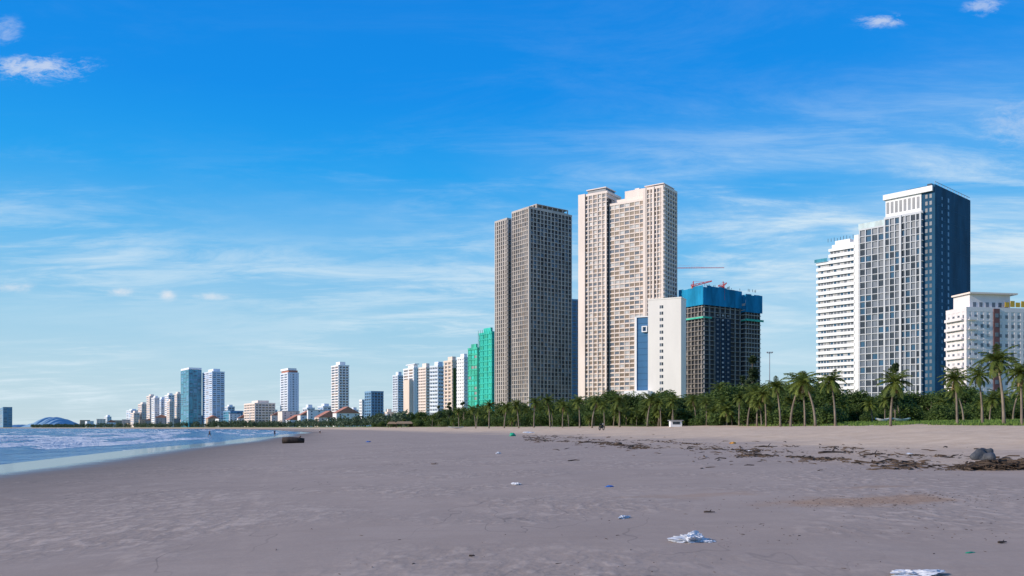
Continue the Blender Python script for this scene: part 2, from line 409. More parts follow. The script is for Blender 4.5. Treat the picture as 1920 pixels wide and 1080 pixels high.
# rounded stack of balconies at the near corner
mb=MB(); 
for k in range(3,nf):
    n0=len(mb.v); n=14; cz=k*fh
    for zz in (cz-.25,cz+.75):
        for i in range(n): a=2*math.pi*i/n; mb.v.append((.4+1.6*math.cos(a),.4+1.6*math.sin(a),zz))
    for i in range(n): mb.f.append((n0+i,n0+(i+1)%n,n0+n+(i+1)%n,n0+n+i)); mb.m.append(0)
    mb.f.append(tuple(n0+n+i for i in range(n))); mb.m.append(0); mb.f.append(tuple(n0+i for i in range(n))[::-1]); mb.m.append(0)
o=mb.build('corner_balcony_stack',M['cream2'],b.root)
nfc=int(b.h(368,y1)/fh); hc=nfc*fh
b.block(1.6,y1+.01,dp-1.6,y2-y1-.02,0,nfc,fh,'cream','cream2',.5,.42,'cream2',.4,.35,7,0,('gbrown','gpale','gmid','gbrown'),.8,.70,zlow=13)
nfl=int(b.h(362,(y2+b.wL)/2)/fh); hl=nfl*fh
b.block(.3,y2+1.3,dp,b.wL-y2-1.3,0,nfl,fh,'cream','cream2',.6,.45,'cream2',.55,.75,6,0,('gbrown','gpale','gmid'),.5,.62,zlow=13)
ye=b.yl(1098); b.add('end_wall',M['cream2'],[(-.95,-.46,ye,b.wL+.6,-2,hl+1.2)])
b.add('recess_strip',M['dark'],[(.6,4,y2+.02,y2+1.28,-2,hl-4)])
b.add('end_wall',M['cream2'],[(-.9,-.47,y2+1.0,y2+2.2,-2,hl-8)])
b.add('roof_house',M['cream2'],[(4,dp-2,b.yl(1201),b.yl(1166),hc+1,b.h(349,y1))])
b.add('roof_house',M['cream2'],[(5,dp-3,b.yl(1166)+.01,b.yl(1146),hc+1,b.h(362,y1))])
b.add('roof_house',M['cream2'],[(6,dp-3,b.yl(1190),b.yl(1182),b.h(349,y1),b.h(345,y1))])
b.add('lantern',M['gmid'],[(1,dp-5,y2+2.5,ye-1,hl+1,hl+3.2)]); b.add('lantern_roof',M['cream2'],[(.3,dp-4,y2+2,ye-.4,hl+3.2,hl+3.8)])
b.add('lantern',M['gmid'],[(1,dp-3,1,b.yl(1222),hw+1,hw+2.0)]); b.add('lantern_roof',M['cream2'],[(.2,dp-2,.3,b.yl(1208),hw+2.0,hw+2.5)])
b.fin()

# construction tower with blue net
b=B('construction_tower','bare concrete tower under construction wrapped in blue netting at its top',1279,1318,1387,500,33)
fh=2.8; nf=int(b.h(560)/fh)
b.block(0,0,b.wR,b.wL,0,nf,fh,'dark','conc_b',1.1,.34,'conc_b',.45,.95,6,0,('dark','dark','concrete_d'),.5,.6,zlow=10)
for i in range(8):
    u=.4+(b.wR-.8)*i/7; b.add('pier',M['conc_g'],[(u-.25,u+.25,-.95,0,-2,nf*fh)])
for i in (2,3,4): 
    a=b.wR*i/7
    b.add('facade_net',M['shadef'],[(a+.3,a+b.wR/7-.3,-1.3,-1.15,5,nf*fh-9)])
for k in range(3,nf-2):
    for i in (2,3,4): 
        a=b.wR*(i+.25)/7; b.add('opening',M['gpale' if i==3 else 'gmid'],[(a,a+b.wR*.05,-1.4,-1.32,k*fh+.7,k*fh+1.7)])
x1=b.xr(1387); x2=b.xr(1416)
b.block(x1+1.2,-3,x2-x1-1.2,b.wL,0,nf,fh,'dark','concrete',1.1,.36,'conc_b',.45,.95,0,5,('dark','dark'),.6,.6,windL=False,zlow=10)
def net(b,mt,x0,x1,y0,y1,z0,z1,n,name='safety_net',jit=0):
    for i in range(n):
        a=x0+(x1-x0)*i/n;c=x0+(x1-x0)*(i+1)/n; b.add(name,M[mt],[(a+.02,c-.02,y0-.1,y0+.05,z0,z1+random.uniform(-jit,jit))])
    m=max(2,n//2)
    for i in range(m):
        a=y0+.1+(y1-y0)*i/m;c=y0+.1+(y1-y0)*(i+1)/m; b.add(name,M[mt],[(x0-.1,x0+.05,a+.02,c-.02,z0,z1+random.uniform(-jit,jit))])
zt=b.h(537)
net(b,'netblue',-1.6,x1,-1.7,b.wL+1.2,b.h(572),zt,10,jit=.6)
net(b,'netblue',x1+.3,x2+1.3,-4.4,b.wL-4,b.h(579),b.h(545),6,jit=.4)
b.add('deck',M['netblue'],[(-1.4,x2+1,-1.4,b.wL,zt-3,zt-2.6)])
net(b,'netgreen',x1+.3,x2+1.8,-5.0,b.wL-4,b.h(596),b.h(592),5,'catch_net')
net(b,'netgreen',-2.0,b.xr(1330),-2.0,b.wL+1,b.h(597),b.h(594),3,'catch_net')
for i in range(22):
    u=random.uniform(0,x2); b.add('rebar_post',M['shadef'],[(u,u+.18,-1.4,-1.2,zt,zt+random.uniform(.6,1.8))])
b.fin(); top_c=b.h(537)+LAND
def crane(label,px,d,z0,zm,jl,jr,dz,th,w=1.2,name='tower_crane',q=1):
    r=empty(name,(gx(px,d),d,z0),th); tag(r,label,'crane')
    mb=MB(); h=w/2
    for i in (-1,1):
        for j in (-1,1): mb.bar((i*h,j*h,-4),(i*h,j*h,zm),.2*q)
    k=0
    while k<zm-w: 
        mb.bar((-h,-h,k),(h,-h,k+w),.11*q); mb.bar((-h,h,k+w),(h,h,k),.11*q); mb.bar((-h,-h,k),(-h,h,k+w),.11*q); k+=w
    mb.build('mast',M['red'],r)
    mb=MB()
    for s_,l in ((1,jr),(-1,jl)):
        e=(s_*l,0,zm+dz*(s_>0)+.3)
        if l>0:
            for j in (-h,h): mb.bar((0,j,zm),(e[0],j*.5,e[2]),.18*q)
            mb.bar((0,0,zm+w),(e[0],0,e[2]+.4),.18*q)
            n=max(2,int(l/2))
            for i in range(n):
                a=i/n;c=(i+1)/n
                mb.bar((e[0]*a,-h*(1-.5*a),zm+(e[2]-zm)*a),(e[0]*c,0,zm+w+(e[2]-zm-w*.8)*c),.09*q)
    mb.build('jib',M['red'],r)
    mb=MB(); mb.box(-.8,.8,h+.05,h+1.5,zm-2,zm-.1); mb.build('cab',M['yellow'],r)
    mb=MB(); mb.bar((0,0,zm),(0,0,zm+3),.25*q); mb.bar((0,0,zm+3),(jr*.6,0,zm+dz*.6+1),.06*q); mb.bar((0,0,zm+3),(-jl*.8,0,zm+1),.06*q); mb.build('apex',M['red'],r)
zj=gz(503,700); crane('slender tower crane with long level jib above the netted tower',1262,700,zj-40,40,5,42,0,0,.5,q=1.0)
crane('small red luffing crane on the netted tower, left one',1300,508,top_c-3,4.4,1.5,11,2.6,0,1.1,q=1.8)
crane('small red crane on the netted tower, right one',1356,508,top_c-3,4.2,3,2.0,1.7,0,1.1,q=1.8)

# white slab with blue wing
b=B('office_building','white slab building with one column of small dark windows and blue glazed wing',1215,1277,1281,440,62)
H=b.h(559)
b.add('wall',M['slabw'],[(0,max(b.wR,9),0,b.wL,-4,H)])
b.add('parapet',M['slabw'],[(-.15,max(b.wR,9)+.15,-.15,b.wL+.15,H,H+.7)])
u=b.yl(1240)
for k in range(18):
    z=H-3-k*3.3
    if z<2: break
    b.add('window',M['gdark'],[(-.06,.1,u-1.0,u-.1,z-1.6,z)]); b.add('window',M['gmid'],[(-.05,.1,u+.15,u+.9,z-1.6,z)])
H2=b.h(594,b.wL); ye=b.yl(1190)
b.add('glazed_wing',M['bluewall'],[(.8,9,b.wL+.01,ye,-4,H2)])
for k in range(1,16): b.add('glazing_bar',M['gblue'],[(.72,.79,b.wL+.6,ye-1.3,H2-k*3.3,H2-k*3.3+.15)])
b.add('edge_frame',M['white'],[(.2,9.2,ye-1.0,ye+.01,-4,H2+.5),(.2,9.2,b.wL+.02,ye-1.01,H2,H2+.52)])
u=b.yl(1209); z=b.h(618,b.wL)
b.add('box_window',M['white'],[(-.5,.7,u-1.3,u+1.6,z-1.2,z-.7),(-.5,.7,u-1.3,u+1.6,z+1.5,z+2),(-.5,.7,u-1.3,u-.8,z-.7,z+1.5),(-.5,.7,u+1.1,u+1.6,z-.7,z+1.5)])
b.add('podium',M['white'],[(-6,8,b.wL-2,b.yl(1178),-4,b.h(733,b.wL))]); b.fin()

# big hotel
b=B('hotel_tower','dark blue and white hotel tower with gridded balcony front at right',1615,1752,1817,383,42)
fh=3.1
H=b.h(346)
b.add('wall',M['darkb'],[(0,b.wR,0,b.wL,-4,H-12)])
b.add('tower_core',M['darkb'],[(-.5,b.wR+.3,-.5,b.yl(1700),-4,H)])
ys=b.yl(1731)
for k in range(2,34):
    z=k*fh
    for px in (1738,1746):
        u=b.yl(px); b.add('window',M['gmid'],[(-.58,-.45,u-.5,u+.5,z,z+1.7)])
    u=b.xr(1776); b.add('window',M['hazeblue'],[(u-.8,u+.8,-.58,-.45,z,z+1.9)])
    u=b.xr(1764); b.add('window',M['hazeblue'],[(u-.5,u+.5,-.58,-.45,z,z+1.4)])
for k in range(0,34,2): b.add('cladding_joint',M['bluewall'],[(-.0,b.wR+.2,-.56,-.51,k*fh-.06,k*fh)])
ym=b.yl(1662)
nf=int(b.h(392,ys)/fh)
b.block(-1.6,ys,8,ym-ys,0,nf,fh,'grey','lgrey',.5,.3,'lgrey',.4,.62,7,0,('gdark','gmid','gmid','gblue'),.86,.84,wz=.05,zlow=8,topcap=.8)
nf2=int(b.h(416,ym)/fh)
b.block(-1.55,ym+.01,8,b.wL-ym,0,nf2,fh,'grey','lgrey',.5,.3,'lgrey',.4,.62,4,0,('gdark','gmid','gmid','gblue'),.86,.84,wz=.05,zlow=8,topcap=.4)
b.add('white_spine',M['lgrey'],[(-2.5,-2.25,b.yl(1694),b.yl(1690),-3,nf*fh+.5)])
b.add('white_spine',M['lgrey'],[(-2.5,-2.25,ys,b.yl(1728),-3,nf*fh+.5)])
b.add('glass_balustrade',M['groof'],[(-2.0,-1.9,ym,b.wL+.5,nf2*fh+.4,nf2*fh+3.0)])
b.add('roof_fascia',M['white'],[(-1.9,-.8,b.yl(1751),ym+.8,H-3,H-.6)])
b.add('roof_fascia',M['white'],[(-.79,4,b.yl(1698),ym+.8,H-3,H-.8)])
b.add('roof_glazing',M['white'],[(-.9,4,ys+.5,ym,nf*fh+.85,H-3.05)])
for i in range(8): 
    u=ys+1+(ym-ys-1)*i/8; b.add('roof_window',M['gmid'],[(-1.0,-.93,u+.3,u+(ym-ys)/8-.6,nf*fh+2.4,H-4.2)])
b.add('roof_plant',M['gdark'],[(2,b.wR-4,2,b.yl(1735),H,H+1.4)])
for i in range(12): b.add('railing_post',M['grey'],[(b.wR*i/12,b.wR*i/12+.15,-.3,-.15,H,H+1.3)])
b.add('railing_bar',M['grey'],[(0,b.wR,-.3,-.15,H+1.3,H+1.45)])
b.add('podium',M['cream2'],[(-5,b.wR,-4,b.wL,-4,5)]); b.fin()

# white balcony hotel
b=B('hotel_building','stepped white hotel with long horizontal balconies left of the dark blue tower',1533,1611,1616,408,42)
H=b.h(440); fh=2.95
b.add('end_wall',M['white'],[(-.6,14,0,2.2,-4,H)])
b.add('end_wall',M['white'],[(-.2,14,2.21,b.yl(1601),-4,H-2)])
a=b.yl(1601)+.02; c=b.yl(1556)
nf=int(b.h(457,a)/fh)
b.block(.3,a,13,c-a,0,nf,fh,'lgrey','white',.9,.35,None,.3,.8,7,0,('gmid','gmid','gpale','gblue'),.7,.8,rail=1.2,zlow=8)
nf2=int(b.h(490,c)/fh)
b.block(.35,c+.5,13,b.wL-c-.5,0,nf2,fh,'lgrey','white',.9,.35,None,.3,.8,4,0,('gmid','gmid','gpale','gblue'),.7,.8,rail=1.2,zlow=8)
for k,(p0,p1,zz) in enumerate(((1558,1598,455),(1562,1590,449))):
    b.add('penthouse',M['white'],[(1+k,11-k,b.yl(p1),b.yl(p0),nf*fh+.9+k*2.2,nf*fh+3.0+k*2.0)])
b.add('pool_balustrade',M['gteal'],[(-1.3,-1.2,c+.7,b.wL+1,nf2*fh+1.0,nf2*fh+2.6)])
for i in range(9): b.add('antenna',M['gdark'],[(2,2.15,b.yl(1596)+i*1.6,b.yl(1596)+i*1.6+.15,nf*fh+5,nf*fh+6.2+random.random())])
b.fin()

# right low hotel
b=B('hotel_building','low pale hotel with side balconies and maroon vertical strip at right edge',1774,1812,1995,290,10)
fh=3.25; nf=int(b.h(566)/fh); 
b.block(0,0,b.wR,b.wL,0,nf,fh,'pinkw','pinkw',.10,.5,'pinkw',1.1,.08,4,16,('gmid','gmid','gpale','gmid'),.40,.42,zlow=6,topcap=1.0)
for k in range(2,nf):
    z=k*fh
    b.add('balcony',M['pinkw'],[(-1.1,-.15,1.0,b.wL-.5,z-.2,z+.02),(-1.1,-1.0,1.0,b.wL-.5,z+.02,z+.8)])
    b.add('balcony',M['pinkw'],[(.5,b.xr(1829),-.9,-.2,z-.2,z+.02),(.5,b.xr(1829),-.9,-.8,z+.02,z+.8)])
u0,u1=b.xr(1862),b.xr(1873)
b.add('facade_strip',M['maroon'],[(u0,u1,-.4,-.13,2,nf*fh+.6)])
for k in range(2,nf): b.add('strip_window',M['gmid'],[(u0+.5,u1-.5,-.48,-.41,k*fh+.8,k*fh+2.2)])
H=nf*fh
b.add('penthouse',M['pinkw'],[(b.xr(1826),b.xr(1902),2,b.wL,H+1,b.h(549))])
for i in range(6):
    u=b.xr(1832+i*12); b.add('penthouse_window',M['gmid'],[(u,u+1.2,1.92,1.99,H+1.4,H+3.0)])
b.add('roof_canopy',M['cream2'],[(b.xr(1822),b.xr(1912),.8,b.wL,b.h(549),b.h(546))])
b.add('roof_sign',M['yellow'],[(b.xr(1886)+i*2.1,b.xr(1886)+i*2.1+1.6,.3,.5,H+1.4,H+1.4+1.6+(i%2)*.5) for i in range(5)])
b.fin()

def tower(name,label,L,C,Rr,top,d,th,core,plate,gl,pout=.8,nbL=3,nbR=3,fh=3.3,rail=0,pier=None,roof=True,pw=1.2):
    b=B(name,label,L,C,Rr,d,th)
    H=b.h(top); nf=max(2,int((H-2)/fh)); fh=(H-1)/nf
    b.block(0,0,b.wR,b.wL,0,nf,fh,core,plate,pout,.9 if d>700 else .5,pier or plate,pw,pout*.7,nbL,nbR,gl,.75,.6,rail=rail,zlow=H*.12)
    if roof:
        b.add('roof_house',M[plate],[(b.wR*.25,b.wR*.8,b.wL*.2,b.wL*.75,H,H+3+random.random()*2)])
    return b
rowb=[
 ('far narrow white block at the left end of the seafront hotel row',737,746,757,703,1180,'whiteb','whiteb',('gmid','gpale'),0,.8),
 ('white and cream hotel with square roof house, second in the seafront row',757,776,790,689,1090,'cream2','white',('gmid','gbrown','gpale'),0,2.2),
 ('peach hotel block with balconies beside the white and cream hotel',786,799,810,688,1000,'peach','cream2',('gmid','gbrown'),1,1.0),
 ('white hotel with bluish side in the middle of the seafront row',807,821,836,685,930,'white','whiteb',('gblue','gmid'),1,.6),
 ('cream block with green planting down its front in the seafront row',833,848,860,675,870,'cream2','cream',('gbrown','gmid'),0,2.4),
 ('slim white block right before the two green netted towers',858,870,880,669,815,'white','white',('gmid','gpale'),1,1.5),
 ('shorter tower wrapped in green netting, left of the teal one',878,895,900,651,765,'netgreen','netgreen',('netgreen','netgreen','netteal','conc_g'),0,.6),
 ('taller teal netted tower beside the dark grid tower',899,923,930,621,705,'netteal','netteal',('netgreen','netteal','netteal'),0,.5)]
for i,(lb,L,C,Rr,top,d,co,pl,gl,rl,pw) in enumerate(rowb):
    b=tower('netted_tower' if i>5 else 'hotel_building',lb,L,C,Rr,top,d,(42,30,38,45,33,42,40,34)[i],co,pl,gl,pout=.5 if i>5 else .8,nbL=(3,2,4,3,2,3,3,3)[i],nbR=(2,3,2,3,3,2,2,2)[i],rail=rl*1.1,pw=pw,fh=(3.3,3.6,3.3,3.9,3.5,3.2,4.5,4.5)[i])
    if i==4: b.add('green_wall',M['leafd'],[(b.xr(C+1),b.xr(C+6),-1.4,-1.1,2,b.h(690))])
    if i==1: b.add('wing',M['cream'],[(-6,-.9,1,b.wL*.6,-4,b.h(712))]); b.add('roof_frame',M['white'],[(2,b.wR-2,2,b.wL-2,b.h(687)+3,b.h(687)+4)])
    if i==3: b.add('roof_house',M['whiteb'],[(1,b.wR*.5,1,b.wL*.5,b.h(685),b.h(680))])
    if i==7: b.add('scaffold_frame',M['netgreen'],[(-1.2,-1.0,i_*b.wL/6,i_*b.wL/6+.4,0,b.h(616)) for i_ in range(7)]) 
    b.fin()
b=tower('glass_tower','teal glass tower with dark angled side, left of the white twin in the bay',339,354,378,693,1430,35,'gteal','gteal',('gteal','gblue','hazeblue'),.25,3,3,roof=False)
b.add('roof_crown',M['white'],[(0,b.wR,0,b.wL,b.h(693)+.5,b.h(690)+1)]); b.fin()
b=tower('residential_tower','bluish white high rise right next to the teal glass tower',380,398,421,696,1400,35,'whiteb','whiteb',('gmid','hazeblue'),.5,3,3,pier='whiteb'); b.fin()
b=tower('hotel_tower','white tower with reddish crown standing alone in the bay',526,540,560,698,1180,32,'white','whiteb',('gmid','gblue'),.6,2,3,roof=False,pw=3)
b.add('crown',M['orange'],[(1,b.wR-1,1,b.wL-1,b.h(698)+.2,b.h(694))]); b.add('crown_top',M['white'],[(0,b.wR*.8,0,b.wL,b.h(694),b.h(690))]); b.fin()
b=tower('hotel_tower','slender cream tower with banded floors and stepped roof',622,635,654,684,1090,32,'cream2','white',('gblue','gmid','gbrown'),.9,2,3); b.fin()
b=tower('office_building','dark blue office block with rounded look behind the palms',684,696,719,733,1000,30,'bluewall','hazeblue',('gblue','gdark'),.3,3,4,roof=False); b.fin()
b=tower('office_building','small white block attached left of the dark blue office',674,679,686,749,1030,30,'white','white',('gmid',),.4,2,2,roof=False); b.fin()
b=tower('hotel_building','wide low cream hotel with flat roof in the bay',458,478,516,755,1190,30,'cream2','cream2',('gmid','gbrown'),.5,4,6); b.fin()
b=tower('office_building','low teal glass building between white twin and cream hotel',419,432,456,770,1300,30,'gteal','hazeblue',('gteal','gblue'),.3,3,4,roof=False); b.fin()
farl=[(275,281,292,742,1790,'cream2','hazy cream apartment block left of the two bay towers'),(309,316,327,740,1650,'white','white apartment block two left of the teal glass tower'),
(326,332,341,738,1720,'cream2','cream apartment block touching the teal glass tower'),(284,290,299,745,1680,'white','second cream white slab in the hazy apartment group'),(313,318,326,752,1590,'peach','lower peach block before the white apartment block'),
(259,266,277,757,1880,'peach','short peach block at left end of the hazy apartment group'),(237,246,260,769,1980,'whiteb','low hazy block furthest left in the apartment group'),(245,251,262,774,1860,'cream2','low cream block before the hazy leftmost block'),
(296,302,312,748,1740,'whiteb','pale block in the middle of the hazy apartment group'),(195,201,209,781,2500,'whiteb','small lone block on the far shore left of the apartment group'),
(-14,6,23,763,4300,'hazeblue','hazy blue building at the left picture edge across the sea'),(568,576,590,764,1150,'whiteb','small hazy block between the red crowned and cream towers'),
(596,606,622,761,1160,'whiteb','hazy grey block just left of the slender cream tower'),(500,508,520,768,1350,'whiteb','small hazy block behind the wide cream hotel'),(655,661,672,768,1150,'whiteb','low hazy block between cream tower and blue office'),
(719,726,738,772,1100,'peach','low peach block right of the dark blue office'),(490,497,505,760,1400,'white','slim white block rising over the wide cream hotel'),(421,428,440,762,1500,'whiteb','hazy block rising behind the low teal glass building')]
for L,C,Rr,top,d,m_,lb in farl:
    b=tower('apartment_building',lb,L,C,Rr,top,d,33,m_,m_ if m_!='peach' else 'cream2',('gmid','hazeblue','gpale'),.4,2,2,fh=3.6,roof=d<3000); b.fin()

def house(px,d,w,hh,dep,mt,gable,label):
    x=gx(px,d); r=empty('seafront_house',(x,d,LAND-.3),R(random.uniform(15,45))); tag(r,label,'house','low houses along the far shore')
    mb=MB(); mb.box(0,w,0,dep,-1,hh); mb.build('wall',M[mt],r)
    mb=MB()
    if gable:
        mb.v+=[(-.5,-.5,hh),(w+.5,-.5,hh),(w+.5,dep+.5,hh),(-.5,dep+.5,hh),(w/2,-.5,hh+w*.28),(w/2,dep+.5,hh+w*.28)]
        mb.f+=[(0,1,4),(2,3,5),(1,2,5,4),(3,0,4,5),(0,3,2,1)]; mb.m+=[0]*5; mb.build('roof',M['orange'],r)
    else: mb.box(-.3,w+.3,-.3,dep+.3,hh,hh+.6); mb.build('roof',M['grey'],r)
    fl=max(1,int(hh/3.3))
    for k in range(fl):
        for i in range(3):
            mb=MB(); u=w*(i+.5)/3; mb.box(u-.8,u+.8,-.08,-.01,k*3.3+1,k*3.3+2.5); mb.build('window',M['gmid'],r)
spots=[]
px=150
while px<640:
    d=onx(px,1.0)+random.uniform(45,140)
    spots.append((px,d)); px+=random.uniform(11,22)
for i,(px,d) in enumerate(spots):
    if px<238: z='left of the hazy apartment group'
    elif px<340: z='below the hazy apartment group'
    elif px<425: z='at the foot of the two bay towers'
    elif px<525: z='below the wide cream hotel'
    elif px<600: z='near the foot of the red crowned tower'
    else: z='near the foot of the slender cream tower'
    r=house(px,d,random.uniform(12,26),random.uniform(7,20)*(.8+d/4000),14,random.choice(['white','cream2','tan','peach','whiteb','grey']),random.random()<.35,'small low house on the far shore '+z)

# ---------------- vegetation ----------------
def palm(seed,h=6.2,lean=.5,nfr=24,fl=1.0):
    rd=random.Random(seed)
    root=empty('coconut_palm',(0,0,0))
    la=rd.uniform(0,6.28); pts=[];rad=[]
    for i in range(10):
        u=i/9; pts.append((math.cos(la)*lean*u*u,math.sin(la)*lean*u*u,h*u-.3*(i==0))); rad.append(.165-.08*u+(.06 if i==0 else 0))
    mb=MB(); mb.tube(pts,rad,8); mb.build('trunk',M['bark'],root,True)
    top=Vector(pts[-1])
    def fronds(n,emin,emax,L0,L1):
        mb=MB()
        for k in range(n):
            az=k*2.39996+rd.uniform(-.4,.4); e=emin+(emax-emin)*(k/n)+rd.uniform(-.18,.18); Lf=rd.uniform(L0,L1)
            p=top.copy(); hd=Vector((math.cos(az),math.sin(az),0)); sd=Vector((-math.sin(az),math.cos(az),0)); seg=9; P=[p.copy()];D=[]
            tw=rd.uniform(-.5,.5)
            for s in range(seg):
                dv=hd*math.cos(e)+Vector((0,0,1))*math.sin(e); D.append(dv); p=p+dv*(Lf/seg); P.append(p.copy()); e-=rd.uniform(.09,.2)*(1 if e>-1.3 else .1)
            D.append(D[-1])
            for s in range(seg): mb.bar(P[s],P[s+1],.06*(1-s/seg)+.015)
            for q in range(24):
                u=.1+.9*q/23; f_=u*seg; i0=min(int(f_),seg-1); c=P[i0].lerp(P[i0+1],f_-i0); dv=D[i0]
                ll=.70*Lf/2.6*(math.sin(math.pi*min(1,u*.85+.12))**.6)*rd.uniform(.8,1.1)
                up=sd.cross(dv).normalized(); 
                for sg in (-1,1):
                    dr=(sd*sg*.85+dv*.55+up*.1*sg*tw-Vector((0,0,rd.uniform(.15,.7)))).normalized()
                    tip=c+dr*ll; w=dv*.055
                    n0=len(mb.v); mid_=c+dr*ll*.5+Vector((0,0,.05)); mb.v+=[tuple(c-w*.6),tuple(c+w*.6),tuple(mid_+w),tuple(tip),tuple(mid_-w)]
                    mb.f+=[(n0,n0+1,n0+2,n0+4),(n0+4,n0+2,n0+3)]; mb.m+=[0,0]
        return mb
    fronds(nfr,-.5,1.4,1.95*fl,2.8*fl).build('crown',M['leaf'],root)
    fronds(5,-1.2,-.9,1.1,1.6).build('dry_fronds',M['dryleaf'],root)
    return root
def clump_tree(name,seed,h,w,nleaf,lm,trunk=True,ls=.3,conic=False):
    rd=random.Random(seed); root=empty(name,(0,0,0)); top=h
    cl=[]
    n=11 if trunk else 9
    for i in range(n):
        u=rd.random(); zz=(h*(.25+.68*u)) if trunk else h*(.2+.55*u)
        rr=w/2*(1-(u*.85 if conic else u*u*.4)); a=rd.uniform(0,6.28); q=rd.uniform(.2,.8)*rr
        cl.append((Vector((math.cos(a)*q,math.sin(a)*q,zz)),rd.uniform(.22,.36)*w*(1-(.5*u if conic else .15*u))))
    mb=MB()
    if trunk:
        mb.tube([(0,0,-.5),(.1,0,h*.4),(0,.1,h*.85)],[w*.05,w*.035,w*.01],7)
        for c,r_ in cl: mb.bar((0,0,c.z*.6),tuple(c),.14,w2=.04)
    else:
        for c,r_ in cl: mb.bar((0,0,-.2),tuple(c),.07,w2=.03)
    mb.build('trunk' if trunk else 'stems',M['bark'],root)
    mb=MB()
    for i in range(nleaf):
        c,r_=cl[rd.randrange(n)]
        v=Vector((rd.gauss(0,1),rd.gauss(0,1),rd.gauss(0,.8))).normalized()*r_*(rd.random()**.4)
        p=c+v; p.z=max(p.z,.05)
        a=Vector((rd.gauss(0,1),rd.gauss(0,1),rd.gauss(0,.6))).normalized()*ls*rd.uniform(.6,1.3); b2=a.cross(Vector((rd.gauss(0,1),rd.gauss(0,1),rd.gauss(0,1)))).normalized()*ls*.45
        n0=len(mb.v); mb.v+=[tuple(p-a),tuple(p+b2),tuple(p+a),tuple(p-b2)]; mb.f.append((n0,n0+1,n0+2,n0+3)); mb.m.append(0)
    mb.build('crown',M[lm],root)
    return root
spec=[(6.0,.3,24,1.0),(5.2,1.0,24,1),(6.4,.6,26,.95),(4.0,.5,26,1.05),(5.7,1.4,20,1.05),(3.0,.3,24,1.05),(6.8,.9,20,.92)]
palms=[palm(i,h,l,n,f) for i,(h,l,n,f) in enumerate(spec)]
PH=[s_[0] for s_ in spec]
shrubs=[clump_tree('shrub',20+i,3.2,4.6,1500,'leafd',False,.22) for i in range(3)]
trees=[clump_tree('broadleaf_tree',40+i,6.5,6.5,2600,'leafd',True,.26) for i in range(4)]
pines=[clump_tree('casuarina_tree',60+i,11,(4.5,4.2,3.6,3.0)[i],2400,'leafp' if i<2 else 'leafk',True,.26,True) for i in range(4)]
usedp=set()
def inst(p,loc,rz,scl):
    if p.name not in usedp: usedp.add(p.name); o=p
    else: o=copy_tree(p)
    o.location=loc; o.rotation_euler=(0,0,rz); o.scale=(scl,)*3
    return o
def zone(px):
    for a,b_ in ((740,'left of the seafront hotel row'),(870,'below the seafront hotel row'),(930,'below the green netted towers'),(1085,'below the dark grid tower'),(1190,'below the tallest cream tower'),(1280,'before the white slab building'),(1430,'below the blue netted construction tower'),(1535,'in the gap left of the white hotel'),(1615,'before the stepped white hotel'),(1770,'below the dark blue hotel tower')):
        if px<a: return b_
    return 'before the low pale hotel at right'
ordn=['first','second','third','fourth','fifth','sixth','seventh','eighth','ninth','tenth']
zc={}
front=[(1882,648,88),(1914,672,84),(1842,680,94),(1797,688,96),(1672,693,102),(1566,694,120),(1531,690,122),(1508,708,127),(1484,697,128),(1462,704,135),(1438,716,140),(1420,716,144),(1400,722,147),(1386,732,150),(1345,738,165),(1322,742,168),(1303,738,172),(1262,742,178),(1240,746,181),(1215,738,182),(1163,735,190),(1135,744,193),(1110,738,195),(1084,742,205),(1056,748,210),(1032,738,225),(1004,746,222),(975,748,226),(944,752,240),(915,752,250),(890,756,262),(862,760,290)]
for i,(px,py,d) in enumerate(sorted(front)):
    px+=random.uniform(-3,3); x=gx(px,d); z=gh(x,d); H=gz(py+random.uniform(-4,7),d)-z
    k=(0,4,2,1,1,0,2,4)[i%8]
    if px>1780: k=(2,0,6)[i%3]
    s=H/(PH[k]+1.5)
    zz=zone(px); q=zc.get(zz,0); zc[zz]=q+1
    o=inst(palms[k],(x,d,z-.05),random.uniform(0,6.28),s)
    tag(o,'%s tall front coconut palm from the left %s'%(ordn[q],zz),'palm tree','coconut palms along the beach')
def bz(px,t): 
    d=onx(px,t); x=gx(px,d); return x,d,gh(x,d)
for rowi,(stp,t0,t1) in enumerate(((10,.99,1.12),(10,1.12,1.4))):
    px0=704
    while px0<1935:
        px=px0+random.uniform(-6,6); px0+=stp*(1 if px0<1450 else 2.6)*random.uniform(.6,1.5)
        if 1590<px<1630 or 1700<px<1755: continue
        if rowi==0 and px>1480: continue
        x,d,z=bz(px,random.uniform(t0,t1)+(.12 if px>1480 else 0)); 
        s=random.uniform(.8,1.2) if rowi else random.uniform(.6,1.0)
        k=random.choice((1,3,3,5,4,6,0)) if rowi else random.choice((3,5,5,1))
        if px>1480: k=random.choice((1,3,3,4)); s*=.85
        o=inst(palms[k],(x,d,z-.1),random.uniform(0,6.28),s)
        tag(o,'smaller palm in the dense back row '+zone(px),'palm tree','back row palms '+zone(px))
px0=700
while px0<1960:
    px=px0+random.uniform(-4,4); px0+=6.5 if px0<1500 else 9
    x,d,z=bz(px,random.uniform(1.0,1.25) if px<1560 else random.uniform(1.4,1.8))
    s=random.uniform(.75,1.4)*(1.0 if px<1560 else .9)
    o=inst(random.choice(shrubs),(x,d,z-.2),random.uniform(0,6.28),s)
    tag(o,'dark green shrub in the planting '+zone(px),'shrub','shrubs '+zone(px))
px0=702
while px0<1960:
    px=px0+random.uniform(-5,5); px0+=8 if px0<1560 else 12
    x,d,z=bz(px,random.uniform(1.15,1.6) if px<1560 else random.uniform(1.6,2.1))
    s=random.uniform(.8,1.35)*(1 if px<1560 else .88)
    o=inst(random.choice(trees),(x,d,z-.2),random.uniform(0,6.28),s)
    tag(o,'round leafy tree behind the palms '+zone(px),'tree','leafy trees '+zone(px))
